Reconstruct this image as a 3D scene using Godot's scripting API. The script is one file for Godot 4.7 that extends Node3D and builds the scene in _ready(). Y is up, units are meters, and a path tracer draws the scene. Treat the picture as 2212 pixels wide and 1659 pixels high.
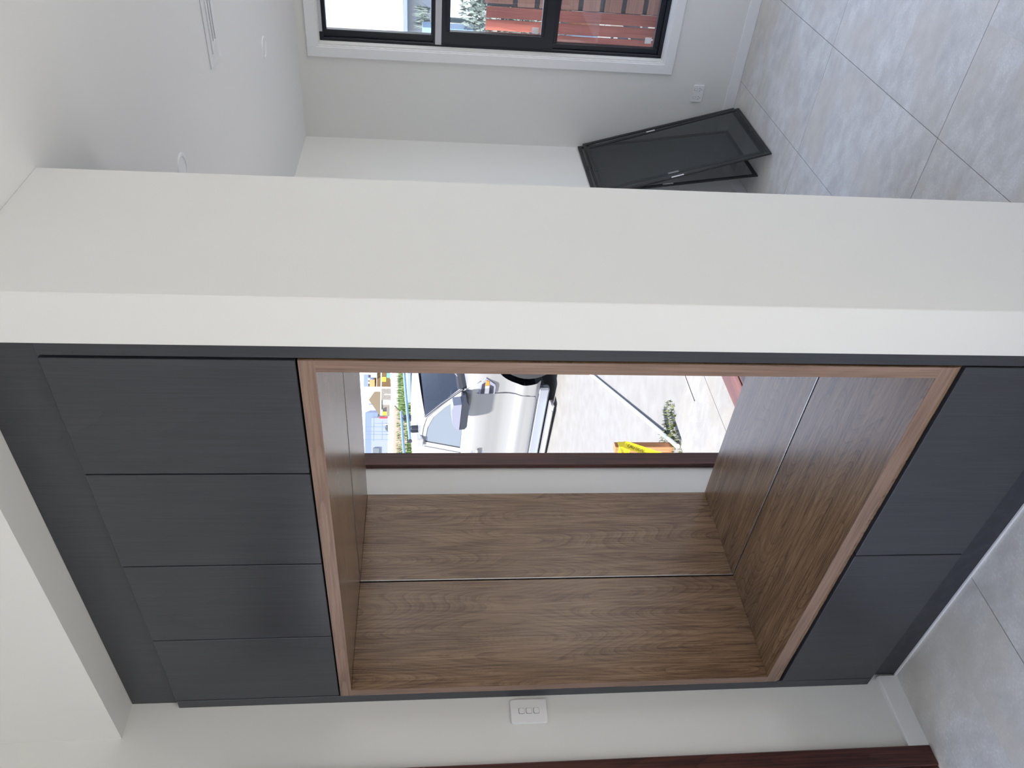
extends Node3D

# Entry of a split-level house: a dark joinery cabinet with an open walnut niche; the photograph was taken with the camera turned on its side.

const OUT := PI / 4.0
var used := {}
var M := {}
var rng := RandomNumberGenerator.new()


# ---------------------------------------------------------------- mesh building
class Shape:
	var v := PackedVector3Array()
	var n := PackedVector3Array()
	var t := PackedVector2Array()
	var xf := Transform3D()

	func tri(a: Vector3, b: Vector3, c: Vector3, na: Vector3, nb: Vector3, nc: Vector3, ta := Vector2(), tb := Vector2(), tc := Vector2()) -> void:
		var g := (b - a).cross(c - a)
		if g.length_squared() < 1e-16:
			return
		if g.dot(na + nb + nc) > 0.0:   # front faces run clockwise
			var q := b; b = c; c = q
			q = nb; nb = nc; nc = q
			var w := tb; tb = tc; tc = w
		v.append(xf * a); v.append(xf * b); v.append(xf * c)
		n.append((xf.basis * na).normalized()); n.append((xf.basis * nb).normalized()); n.append((xf.basis * nc).normalized())
		t.append(ta); t.append(tb); t.append(tc)

	func quad(a: Vector3, b: Vector3, c: Vector3, d: Vector3, nn: Vector3, g := 1) -> Shape:
		var uv := func(p: Vector3) -> Vector2: return Shape.flat(p, nn, g)
		tri(a, b, c, nn, nn, nn, uv.call(a), uv.call(b), uv.call(c))
		tri(a, c, d, nn, nn, nn, uv.call(a), uv.call(c), uv.call(d))
		return self

	func face(a: Vector3, b: Vector3, c: Vector3, d: Vector3, towards: Vector3, g := 1) -> Shape:
		var nn := (b - a).cross(c - a).normalized()
		return quad(a, b, c, d, nn if nn.dot(towards) > 0.0 else -nn, g)

	# metres, u running along the axis g (the grain)
	static func flat(p: Vector3, nn: Vector3, g: int) -> Vector2:
		var a := nn.abs().max_axis_index()
		var r: Array[int] = []
		for i in 3:
			if i != a:
				r.append(i)
		var u := g if r.has(g) else r[0]
		var w := r[0] if r[1] == u else r[1]
		return Vector2(p[u], p[w])

	# a box with chamfered edges
	func box(lo: Vector3, hi: Vector3, e := 0.0, g := 1) -> Shape:
		var c := (lo + hi) * 0.5
		var h := (hi - lo) * 0.5
		var at := func(a: int, s: Vector3) -> Vector3:
			var p := c
			for i in 3:
				p[i] += s[i] * (h[i] - (0.0 if i == a else e))
			return p
		for a in 3:
			var b := (a + 1) % 3
			var d := (a + 2) % 3
			for s in [-1.0, 1.0]:
				var nn := Vector3.ZERO
				nn[a] = s
				var k: Array[Vector3] = []
				for q in [[-1, -1], [1, -1], [1, 1], [-1, 1]]:
					var sg := Vector3.ZERO
					sg[a] = s; sg[b] = q[0]; sg[d] = q[1]
					k.append(at.call(a, sg))
				quad(k[0], k[1], k[2], k[3], nn, g)
		if e > 0.0:
			for a in 3:
				var b := (a + 1) % 3
				var d := (a + 2) % 3
				for sa in [-1.0, 1.0]:
					for sb in [-1.0, 1.0]:
						var s0 := Vector3.ZERO
						s0[a] = sa; s0[b] = sb; s0[d] = -1
						var s1 := s0
						s1[d] = 1
						var nn := Vector3.ZERO
						nn[a] = sa; nn[b] = sb
						quad(at.call(a, s0), at.call(a, s1), at.call(b, s1), at.call(b, s0), nn.normalized(), g)
			for sx in [-1.0, 1.0]:
				for sy in [-1.0, 1.0]:
					for sz in [-1.0, 1.0]:
						var s := Vector3(sx, sy, sz)
						var nn := s.normalized()
						tri(at.call(0, s), at.call(1, s), at.call(2, s), nn, nn, nn)
		return self

	# polygon in the plane of the first two axes of "frame", extruded along its third
	func prism(poly: PackedVector2Array, z0: float, z1: float, frame := Transform3D()) -> Shape:
		var keep := xf
		xf = xf * frame
		var ix := Geometry2D.triangulate_polygon(poly)
		for z in [z0, z1]:
			var nn := Vector3(0, 0, 1 if z == maxf(z0, z1) else -1)
			for i in range(0, ix.size(), 3):
				var p: Array[Vector3] = []
				for j in 3:
					p.append(Vector3(poly[ix[i + j]].x, poly[ix[i + j]].y, z))
				tri(p[0], p[1], p[2], nn, nn, nn, poly[ix[i]], poly[ix[i + 1]], poly[ix[i + 2]])
		var turn := 0.0
		for i in poly.size():
			turn += poly[i].cross(poly[(i + 1) % poly.size()])
		for i in poly.size():
			var a := poly[i]
			var b := poly[(i + 1) % poly.size()]
			var d := (b - a).normalized()
			var o := Vector3(d.y, -d.x, 0) * signf(turn)
			quad(Vector3(a.x, a.y, z0), Vector3(b.x, b.y, z0), Vector3(b.x, b.y, z1), Vector3(a.x, a.y, z1), o)
		xf = keep
		return self

	func tube(path: Array, r: float, sides := 10, caps := true) -> Shape:
		var rings := []
		var up := Vector3.UP
		for i in path.size():
			var d: Vector3 = (path[mini(i + 1, path.size() - 1)] - path[maxi(i - 1, 0)]).normalized()
			if absf(d.dot(up)) > 0.95:
				up = Vector3.RIGHT if absf(d.x) < 0.9 else Vector3.BACK
			var x := d.cross(up).normalized()
			var y := x.cross(d).normalized()
			var ring := []
			for k in sides:
				var o := x * cos(TAU * k / sides) + y * sin(TAU * k / sides)
				ring.append([path[i] + o * r, o])
			rings.append(ring)
		for i in path.size() - 1:
			for k in sides:
				var a = rings[i][k]; var b = rings[i][(k + 1) % sides]; var c = rings[i + 1][(k + 1) % sides]; var d = rings[i + 1][k]
				tri(a[0], b[0], c[0], a[1], b[1], c[1]); tri(a[0], c[0], d[0], a[1], c[1], d[1])
		if caps:
			for e in [0, path.size() - 1]:
				var nn: Vector3 = (path[0] - path[1]).normalized() if e == 0 else (path[-1] - path[-2]).normalized()
				for k in sides:
					tri(path[e], rings[e][k][0], rings[e][(k + 1) % sides][0], nn, nn, nn)
		return self

	# profile of (radius, height) turned about the y axis
	func lathe(prof: Array, sides := 32) -> Shape:
		for i in prof.size() - 1:
			var p: Vector2 = prof[i]
			var q: Vector2 = prof[i + 1]
			var d := (q - p).normalized()
			for k in sides:
				var a0 := TAU * k / sides
				var a1 := TAU * (k + 1) / sides
				var e0 := Vector3(cos(a0), 0, sin(a0)); var e1 := Vector3(cos(a1), 0, sin(a1))
				var n0 := e0 * d.y - Vector3.UP * d.x; var n1 := e1 * d.y - Vector3.UP * d.x
				var A := e0 * p.x + Vector3.UP * p.y; var B := e1 * p.x + Vector3.UP * p.y
				var C := e1 * q.x + Vector3.UP * q.y; var D := e0 * q.x + Vector3.UP * q.y
				tri(A, B, C, n0, n1, n1); tri(A, C, D, n0, n1, n0)
		return self

	func mesh() -> ArrayMesh:
		var a := []
		a.resize(Mesh.ARRAY_MAX)
		a[Mesh.ARRAY_VERTEX] = v; a[Mesh.ARRAY_NORMAL] = n; a[Mesh.ARRAY_TEX_UV] = t
		var m := ArrayMesh.new()
		m.add_surface_from_arrays(Mesh.PRIMITIVE_TRIANGLES, a)
		return m


func S(at := Transform3D()) -> Shape:
	var s := Shape.new()
	s.xf = at
	return s


func V(x: float, y: float, z: float) -> Vector3:
	return Vector3(x, y, z)


# ---------------------------------------------------------------- objects
func called(what: String, parent: Node) -> String:
	var key := "%d/%s" % [parent.get_instance_id(), what]
	used[key] = used.get(key, -1) + 1
	return what if used[key] == 0 else "%s_%03d" % [what, used[key]]


func obj(what: String, s: Shape, m: Material, parent: Node = self) -> MeshInstance3D:
	var o := MeshInstance3D.new()
	o.name = called(what, parent)
	o.mesh = s.mesh()
	o.material_override = m
	parent.add_child(o, true)
	return o


func tag(o: Node, label: String, category := "", group := "", kind := "") -> Node:
	o.set_meta("label", label)
	if category: o.set_meta("category", category)
	if group: o.set_meta("group", group)
	if kind: o.set_meta("kind", kind)
	return o


func thing(what: String, label: String, category: String, at := Transform3D(), group := "") -> Node3D:
	var o := Node3D.new()
	o.name = called(what, self)
	o.transform = at
	add_child(o, true)
	tag(o, label, category, group)
	return o


func struct(what: String, s: Shape, m: Material, label: String) -> MeshInstance3D:
	var o := MeshInstance3D.new()
	o.name = what
	o.mesh = s.mesh()
	o.material_override = m
	add_child(o, true)
	o.set_meta("kind", "structure")
	o.set_meta("label", label)
	return o


func frame_node(what: String, label: String) -> Node3D:
	var o := Node3D.new()
	o.name = what
	add_child(o, true)
	o.set_meta("kind", "structure")
	o.set_meta("label", label)
	return o


# ---------------------------------------------------------------- materials
func mat(c: Color, rough := 0.6, spec := 0.5, metal := 0.0) -> StandardMaterial3D:
	var m := StandardMaterial3D.new()
	m.albedo_color = c
	m.roughness = rough
	m.metallic_specular = spec
	m.metallic = metal
	return m


func rgb(r: int, g: int, b: int) -> Color:
	return Color8(r, g, b)


func noise(s: int, f: float, oct := 4) -> FastNoiseLite:
	var n := FastNoiseLite.new()
	n.seed = s
	n.frequency = f
	n.fractal_octaves = oct
	n.noise_type = FastNoiseLite.TYPE_SIMPLEX_SMOOTH
	return n


# wood: u (image x) runs along the grain; growth rings cut lengthwise, fine pores, slow drift of tone
func wood_image(s: int, w: int, h: int, dark: Color, mid: Color, light: Color, ring: float, pore: float, slow: float) -> ImageTexture:
	var im := Image.create(w, h, false, Image.FORMAT_RGB8)
	var band := noise(s, 0.02, 3)
	var fine := noise(s + 2, 0.05, 4)
	var tone := noise(s + 3, 0.01, 2)
	var arch := noise(s + 4, 0.011, 1)
	for y in h:
		for x in w:
			var fx := float(x)
			var q := _grain(band, fine, tone, arch, fx, y, ring, pore, slow)
			var k := smoothstep(0.8, 1.0, fx / w)   # blend the ends so that the picture repeats along the grain
			if k > 0.0:
				q = lerpf(q, _grain(band, fine, tone, arch, fx - w, y, ring, pore, slow), k)
			im.set_pixel(x, y, dark.lerp(mid, q * 2.0) if q < 0.5 else mid.lerp(light, q * 2.0 - 1.0))
	return ImageTexture.create_from_image(im)


func _grain(band: FastNoiseLite, fine: FastNoiseLite, tone: FastNoiseLite, arch: FastNoiseLite, x: float, y: float, ring: float, pore: float, slow: float) -> float:
	var b := band.get_noise_2d(x * 0.08, y * 1.8)
	var f := fine.get_noise_2d(x * 0.11, y * 4.2)
	var t := tone.get_noise_2d(x * 0.3, y * 0.8)
	var r := (arch.get_noise_2d(x * 0.1, y * 0.7) + b * 0.02 + y * 0.0012) * ring
	var line := fract(r)
	line = line * line * line
	var thin := fract(r * 2.7 + 0.3)
	thin = pow(thin, 6.0)
	return clampf(0.58 + b * 0.26 + f * pore + t * slow - line * 0.26 - thin * 0.2, 0.0, 1.0)


func fract(x: float) -> float:
	return x - floorf(x)


# stone-look tile: cloudy patches, short streaks, specks
func stone_image(s: int, n: int, dark: Color, light: Color, warm: Color) -> ImageTexture:
	var im := Image.create(n, n, false, Image.FORMAT_RGB8)
	var cloud := noise(s, 0.006, 5)
	var streak := noise(s + 1, 0.02, 4)
	var grit := noise(s + 2, 0.16, 3)
	var hue := noise(s + 3, 0.004, 2)
	for y in n:
		for x in n:
			var c := cloud.get_noise_2d(x * 0.8, y * 1.1) * 0.6 + streak.get_noise_2d(x * 0.75, y * 1.25) * 0.5
			var g := grit.get_noise_2d(x, y)
			var q := clampf(0.52 + c * 0.75 + g * 0.2 + (0.25 if g > 0.42 and c > 0.0 else 0.0), 0.0, 1.0)
			var col := dark.lerp(light, q)
			im.set_pixel(x, y, col.lerp(warm, clampf(hue.get_noise_2d(x, y) * 0.9 + 0.1, 0.0, 0.55)))
	return ImageTexture.create_from_image(im)


func mottle(s: int, f: float, stops: Array, size := 512) -> NoiseTexture2D:
	var g := Gradient.new()
	g.offsets = PackedFloat32Array([0.0, 0.5, 1.0])
	g.colors = PackedColorArray(stops)
	var t := NoiseTexture2D.new()
	t.width = size; t.height = size
	t.seamless = true
	t.noise = noise(s, f, 5)
	t.color_ramp = g
	return t


func tri_mat(tex: Texture2D, scale: float, rough := 0.8) -> StandardMaterial3D:
	var m := mat(Color.WHITE, rough)
	m.albedo_texture = tex
	m.uv1_triplanar = true
	m.uv1_world_triplanar = true
	m.uv1_scale = Vector3.ONE * scale
	return m


func glass(c: Color, a: float) -> StandardMaterial3D:
	var m := mat(Color(c.r, c.g, c.b, a), 0.02)
	m.transparency = BaseMaterial3D.TRANSPARENCY_ALPHA
	return m


func grained(tex: Texture2D, per_m: Vector2, rough: float, spec := 0.5) -> StandardMaterial3D:
	var m := mat(Color.WHITE, rough, spec)
	m.albedo_texture = tex
	m.uv1_scale = Vector3(per_m.x, per_m.y, 1)
	return m


func make_materials() -> void:
	var plaster := NoiseTexture2D.new()
	plaster.width = 512; plaster.height = 512; plaster.seamless = true; plaster.as_normal_map = true; plaster.bump_strength = 1.2
	plaster.noise = noise(11, 0.09, 3)
	M.paint = mat(rgb(233, 233, 230), 0.62, 0.35)
	M.paint.normal_enabled = true
	M.paint.normal_texture = plaster
	M.paint.normal_scale = 0.12
	M.paint.uv1_triplanar = true
	M.paint.uv1_world_triplanar = true
	M.paint.uv1_scale = Vector3.ONE * 4.0
	M.ceiling = mat(rgb(236, 236, 234), 0.9, 0.2)
	M.trim = mat(rgb(240, 241, 242), 0.35)
	M.plastic = mat(rgb(242, 243, 244), 0.3)
	M.groove_and_shade = mat(rgb(120, 116, 118), 0.8)  # grey of the paving groove and of the shade painted round switches
	M.slot = mat(rgb(20, 20, 24), 0.7)
	var walnut := wood_image(5, 1024, 512, rgb(84, 62, 46), rgb(131, 104, 79), rgb(160, 132, 104), 8.0, 0.52, 0.14)
	M.walnut = grained(walnut, Vector2(0.72, 1.45), 0.26, 0.55)
	var edge_tex := wood_image(6, 512, 128, rgb(118, 94, 80), rgb(143, 116, 101), rgb(160, 134, 119), 2.0, 0.5, 0.2)
	M.walnut_edge = grained(edge_tex, Vector2(1.2, 5.0), 0.42)
	var char_tex := wood_image(23, 1024, 512, rgb(51, 53, 59), rgb(57, 59, 65), rgb(63, 65, 71), 3.0, 0.5, 0.2)
	M.charcoal = grained(char_tex, Vector2(0.6, 1.6), 0.34)
	M.kick = tri_mat(mottle(83, 0.03, [rgb(40, 42, 50), rgb(44, 46, 55), rgb(58, 60, 68)]), 1.4, 0.45)
	M.carcass = mat(rgb(26, 27, 30), 0.7)
	var merbau := wood_image(41, 512, 256, rgb(52, 28, 26), rgb(78, 44, 38), rgb(100, 58, 48), 3.0, 0.6, 0.3)
	M.merbau = grained(merbau, Vector2(0.8, 3.0), 0.38)
	var fence := wood_image(47, 512, 256, rgb(132, 68, 58), rgb(154, 84, 72), rgb(168, 100, 86), 2.0, 0.5, 0.3)
	M.fence = grained(fence, Vector2(0.7, 2.0), 0.7)
	M.fence_pale = grained(wood_image(49, 512, 256, rgb(130, 88, 74), rgb(152, 108, 92), rgb(168, 124, 108), 2.0, 0.5, 0.3), Vector2(0.7, 2.0), 0.7)
	var pine := wood_image(53, 512, 256, rgb(112, 72, 48), rgb(142, 96, 66), rgb(164, 120, 86), 4.0, 0.5, 0.3)
	M.pine = grained(pine, Vector2(1.2, 4.0), 0.8)
	M.grout = mat(rgb(120, 119, 118), 0.9)
	for i in 4:
		var st := stone_image(60 + i * 7, 640, rgb(200, 199, 197), rgb(236, 236, 235), rgb(216, 210, 200))
		M["tile%d" % i] = grained(st, Vector2(0.78, 0.78), 0.36, 0.5)
		M["tile%d" % i].uv1_offset = Vector3(i * 0.37, i * 0.61, 0)
	M.porch = grained(stone_image(99, 512, rgb(102, 102, 103), rgb(122, 123, 125), rgb(113, 111, 108)), Vector2(0.9, 0.9), 0.7)
	M.black_alu = mat(rgb(22, 26, 38), 0.32)
	M.pale_strip = mat(rgb(200, 201, 206), 0.5)
	M.screen_frame = mat(rgb(26, 29, 32), 0.42)
	M.flyscreen = mat(Color8(58, 62, 64, 122), 0.6)
	M.flyscreen.transparency = BaseMaterial3D.TRANSPARENCY_ALPHA
	M.clear = glass(Color.WHITE, 0.04)
	M.sticker = mat(rgb(236, 236, 238), 0.5)
	M.steel = mat(rgb(190, 190, 188), 0.35, 0.5, 0.9)
	# outdoors
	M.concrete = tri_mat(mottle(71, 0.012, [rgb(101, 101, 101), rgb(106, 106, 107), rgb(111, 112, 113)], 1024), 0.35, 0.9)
	M.grass_soil = tri_mat(mottle(73, 0.05, [rgb(52, 74, 32), rgb(72, 92, 44), rgb(94, 110, 62)]), 0.35, 1.0)
	M.mulch = tri_mat(mottle(75, 0.09, [rgb(82, 70, 56), rgb(112, 100, 86), rgb(136, 126, 114)]), 0.22, 1.0)
	M.brown_brick = tri_mat(mottle(77, 0.05, [rgb(88, 68, 44), rgb(98, 78, 52), rgb(110, 90, 62)]), 0.3, 0.9)
	M.terrace = mat(rgb(206, 203, 198), 0.9)  # pale paving colour, picked for the light it bounces indoors
	M.site = tri_mat(mottle(79, 0.05, [rgb(92, 90, 88), rgb(120, 117, 114), rgb(146, 144, 141)]), 0.3, 0.9)
	M.blade = mat(rgb(64, 86, 38), 0.8)
	M.dry_blade = mat(rgb(84, 94, 56), 0.8)
	M.leaf = mat(rgb(92, 108, 108), 0.7)
	M.leaf.backlight_enabled = true
	M.leaf.backlight = Color(0.1, 0.14, 0.06)
	M.white_paint = mat(rgb(228, 229, 232), 0.25)
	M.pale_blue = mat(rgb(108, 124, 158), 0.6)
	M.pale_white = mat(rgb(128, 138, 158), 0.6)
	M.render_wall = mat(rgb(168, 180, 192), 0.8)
	M.framing = mat(rgb(170, 138, 92), 0.8)
	M.yellow = mat(rgb(240, 208, 52), 0.5)
	M.tape = mat(rgb(214, 194, 24), 0.35)
	M.tape.backlight_enabled = true
	M.tape.backlight = Color(0.35, 0.3, 0.02)
	M.ink = mat(rgb(24, 24, 20), 0.6)
	M.teal = mat(rgb(92, 208, 204), 0.5)
	M.red = mat(rgb(206, 46, 62), 0.5)
	M.dark_grey = mat(rgb(70, 80, 88), 0.6)
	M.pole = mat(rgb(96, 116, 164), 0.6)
	M.roof_tan = mat(rgb(112, 102, 86), 0.8)
	# the car
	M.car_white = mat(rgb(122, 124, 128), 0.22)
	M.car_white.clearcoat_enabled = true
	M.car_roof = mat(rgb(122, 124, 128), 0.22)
	M.car_window = mat(rgb(104, 112, 120), 0.03, 0.8, 0.45)
	M.car_black = mat(rgb(34, 38, 50), 0.45)
	M.car_grey = mat(rgb(112, 116, 134), 0.35)
	M.car_gap = mat(rgb(70, 74, 82), 0.7)
	M.car_inside = mat(rgb(34, 36, 42), 0.8)
	M.sill = mat(rgb(112, 118, 130), 0.35)
	M.tyre = mat(rgb(28, 30, 34), 0.85)
	M.orange = mat(rgb(232, 112, 34), 0.3)
	M.chrome = mat(rgb(206, 208, 212), 0.2, 0.5, 0.8)
	M.blue_bar = mat(rgb(116, 150, 186), 0.35)


# ---------------------------------------------------------------- the scene
func _ready() -> void:
	rng.seed = 7
	# camera: the phone lies on its side, so world-up runs to the left of the picture
	var cam := Camera3D.new()
	cam.name = "camera"
	cam.transform = Transform3D(Basis(V(0.076924, -0.994153, 0.075781), V(0.754569, 0.008369, -0.656167), V(0.651697, 0.107657, 0.750801)).orthonormalized(), V(2.42, 1.6, 1.25))
	cam.fov = 51.84785
	cam.near = 0.02
	cam.far = 600.0
	add_child(cam)
	cam.current = true
	# daylight
	var sky_mat := ProceduralSkyMaterial.new()
	sky_mat.sky_top_color = Color(0.66, 0.75, 0.92)
	sky_mat.sky_horizon_color = Color(0.94, 0.945, 0.95)
	sky_mat.ground_bottom_color = Color(0.42, 0.41, 0.39)
	sky_mat.ground_horizon_color = Color(0.62, 0.62, 0.6)
	sky_mat.sky_curve = 0.35
	sky_mat.sky_energy_multiplier = 0.85
	var sky := Sky.new()
	sky.sky_material = sky_mat
	var env := Environment.new()
	env.background_mode = Environment.BG_SKY
	env.sky = sky
	env.tonemap_mode = Environment.TONE_MAPPER_LINEAR
	env.tonemap_exposure = 4.1
	env.sdfgi_enabled = true
	env.ssao_enabled = true
	env.ssil_enabled = true
	var we := WorldEnvironment.new()
	we.name = "world_environment"
	we.environment = env
	add_child(we)
	var sun := DirectionalLight3D.new()
	sun.name = "sun"
	sun.light_color = Color(1.0, 0.97, 0.92)
	sun.light_energy = 1.3
	sun.light_angular_distance = 3.0
	sun.shadow_enabled = true
	sun.look_at_from_position(V(-1.5, 8.0, 5.8), Vector3.ZERO)
	add_child(sun)
	make_materials()
	build_shell()
	build_floors()
	build_doors_windows()
	build_cabinet()
	build_fittings()
	build_screens()
	build_outside()
	build_car()
	build_backdrop()
	build_window_view()


const LOW := -0.5695     # living-room floor
const FAR := -4.1806     # window wall
const CEIL := 2.4573     # living-room ceiling
const SOFF := 2.493      # soffit over the cabinet
const TOP := 3.9         # hall ceiling
const RX := 4.4          # right-hand wall


func build_shell() -> void:
	# left outside wall, x = 0, with the near door opening and the one behind the cabinet
	var s := S()
	for b in [[-4.44, -2.75, LOW - 0.1, TOP], [-2.75, -1.07, 2.12, TOP], [-2.75, -1.07, LOW - 0.1, -0.045], [-1.07, 0.279, LOW - 0.1, TOP], [0.279, 2.6, 2.12, TOP], [0.279, 2.6, LOW - 0.1, -0.045], [2.6, 3.66, LOW - 0.1, TOP]]:
		s.box(V(-0.26, b[2], b[0]), V(0, b[3], b[1]))
	struct("wall_left", s, M.paint, "white plastered outside wall behind and beside the dark cabinet")
	s = S()
	s.box(V(0, LOW - 0.1, FAR - 0.24), V(0.642, TOP, FAR)).box(V(2.38, LOW - 0.1, FAR - 0.24), V(2.7, TOP, FAR)).box(V(2.7, LOW - 0.1, FAR - 0.24), V(RX + 0.24, LOW, FAR)).box(V(2.7, 2.4, FAR - 0.24), V(RX + 0.24, TOP, FAR)).box(V(4.2, LOW, FAR - 0.24), V(RX + 0.24, 2.4, FAR))
	s.box(V(0.642, LOW - 0.1, FAR - 0.24), V(2.38, 0.013, FAR)).box(V(0.642, 2.316, FAR - 0.24), V(2.38, TOP, FAR))
	struct("wall_far", s, M.paint, "white wall around the black framed window")
	# right-hand wall: openings added to let daylight in
	s = S()
	for b in [[-4.42, -4.1, LOW - 0.1, TOP], [-4.1, -1.3, 2.4, TOP], [-1.3, 3.66, LOW - 0.1, TOP], [-4.1, -1.3, LOW - 0.1, LOW]]:
		s.box(V(RX, b[2], b[0]), V(RX + 0.24, b[3], b[1]))
	struct("wall_right", s, M.paint, "white wall with added glazed openings, out of view")
	s = S()
	s.box(V(-0.26, LOW - 0.1, 3.42), V(0.5, TOP, 3.66)).box(V(4.1, LOW - 0.1, 3.42), V(RX + 0.24, TOP, 3.66)).box(V(0.5, 3.75, 3.42), V(4.1, TOP, 3.66)).box(V(0.5, LOW - 0.1, 3.42), V(4.1, 1.6, 3.66))
	struct("wall_back", s, M.paint, "white wall behind the camera with an added unseen window")
	# the short dividing wall whose end stands beside the cabinet
	struct("wall_divider", S().box(V(1.4528, LOW, -0.444), V(1.5682, CEIL, 0.0324), 0.0015), M.paint, "short white wall standing right of the dark cabinet")
	# bulkhead over the cabinet, its underside the pale strip along the cabinet's top
	struct("wall_bulkhead", S().box(V(0, SOFF, -0.1), V(1.4528, TOP, 0.0886)).box(V(1.4528, CEIL, -0.1), V(RX, TOP, 0.0886)), M.paint, "white bulkhead over the cabinet with a pale underside")
	struct("wall_base", S().box(V(0.7, LOW, -0.79), V(1.2, -0.05, -0.72)), M.paint, "low white wall under the back of the cabinet")
	struct("ceiling", S().box(V(0, CEIL, FAR), V(RX, CEIL + 0.12, -0.1)), M.ceiling, "flat white ceiling of the lower living room")
	struct("ceiling_001", S().box(V(-0.26, TOP, FAR - 0.24), V(RX + 0.24, TOP + 0.15, 3.66)), M.ceiling, "high white ceiling over the hall, out of view")
	# skirtings
	struct("baseboard_left", S().prism(PackedVector2Array([Vector2(0, 0), Vector2(0.018, 0), Vector2(0.018, 0.063), Vector2(0.0145, 0.068), Vector2(0, 0.068)]), -0.02, 0.217), M.trim, "white skirting board between the cabinet and the timber door frame")
	struct("baseboard_far", S().box(V(0, LOW, FAR), V(RX, -0.4932, FAR + 0.014), 0.003), M.trim, "white skirting board along the window wall")
	struct("baseboard_left_001", S().box(V(0, LOW, FAR + 0.014), V(0.014, -0.4932, -2.05), 0.003), M.trim, "white skirting board behind the leaning insect screens")


func tiles(parent: Node3D, xs: Array, zs: Array, y: float, seed_at: int, bounds: Rect2, holes: Array = []) -> void:
	var k := seed_at
	for i in xs.size() - 1:
		for j in zs.size() - 1:
			k += 1
			var lo := V(maxf(xs[i], bounds.position.x) + 0.0014, y - 0.012, maxf(zs[j], bounds.position.y) + 0.0014)
			var hi := V(minf(xs[i + 1], bounds.end.x) - 0.0014, y, minf(zs[j + 1], bounds.end.y) - 0.0014)
			if hi.x - lo.x < 0.01 or hi.z - lo.z < 0.01:
				continue
			obj("floor_tile", S().box(lo, hi, 0.0008, 0), M["tile%d" % (k * 7 % 4)], parent)


func steps(from: float, count: int, size: float) -> Array:
	var a := []
	for i in count:
		a.append(from + i * size)
	return a


func build_floors() -> void:
	var f := frame_node("floor", "grey stone-look tiles of the upper hall floor")
	obj("tile_bed", S().box(V(0, -0.2, -0.72), V(1.36, -0.003, -0.06)).box(V(0, -0.2, -0.06), V(RX, -0.003, 3.42)), M.grout, f)
	tiles(f, [0.0, 0.578, 1.198, 1.818, 2.438, 3.058, 3.678, 4.298, 4.918], [-0.06, 1.0, 2.2, 3.42], 0.0, 1, Rect2(0, -0.06, RX, 3.48))
	var g := frame_node("floor_001", "grey stone-look tiles of the lower living-room floor")
	obj("tile_bed", S().box(V(0, LOW - 0.2, FAR), V(RX, LOW - 0.003, -0.06)), M.grout, g)
	tiles(g, steps(-0.07, 10, 0.609), [FAR, -3.023, -1.846, -0.67, -0.06], LOW, 3, Rect2(0, FAR, RX, -FAR - 0.06))
	# landing inside the far doors, and the steps down
	var l := frame_node("floor_002", "small tiled landing behind the cabinet")
	obj("tile_bed", S().box(V(0, LOW, -2.05), V(0.7, -0.003, -0.72)), M.grout, l)
	tiles(l, [0.0, 0.35, 0.7], [-2.05, -1.4, -0.72], 0.0, 2, Rect2(0, -2.05, 0.7, 1.33))
	struct("trim_1", S().box(V(0.7, LOW, -1.2), V(0.88, -0.19, -0.8)).box(V(0.88, LOW, -1.2), V(1.06, -0.38, -0.8)), M.tile1, "tiled steps down from the landing")
	struct("trim_2", S().box(V(1.5682, LOW, -0.36), V(RX, -0.19, -0.06)).box(V(1.5682, LOW, -0.66), V(RX, -0.38, -0.36)), M.tile2, "tiled steps from the hall down to the living room")
	struct("trim_3", S().box(V(0.018, 0, -0.03), V(1.4528, 0.007, -0.019), 0.001), M.trim, "thin white strip along the foot of the dark cabinet")


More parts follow.
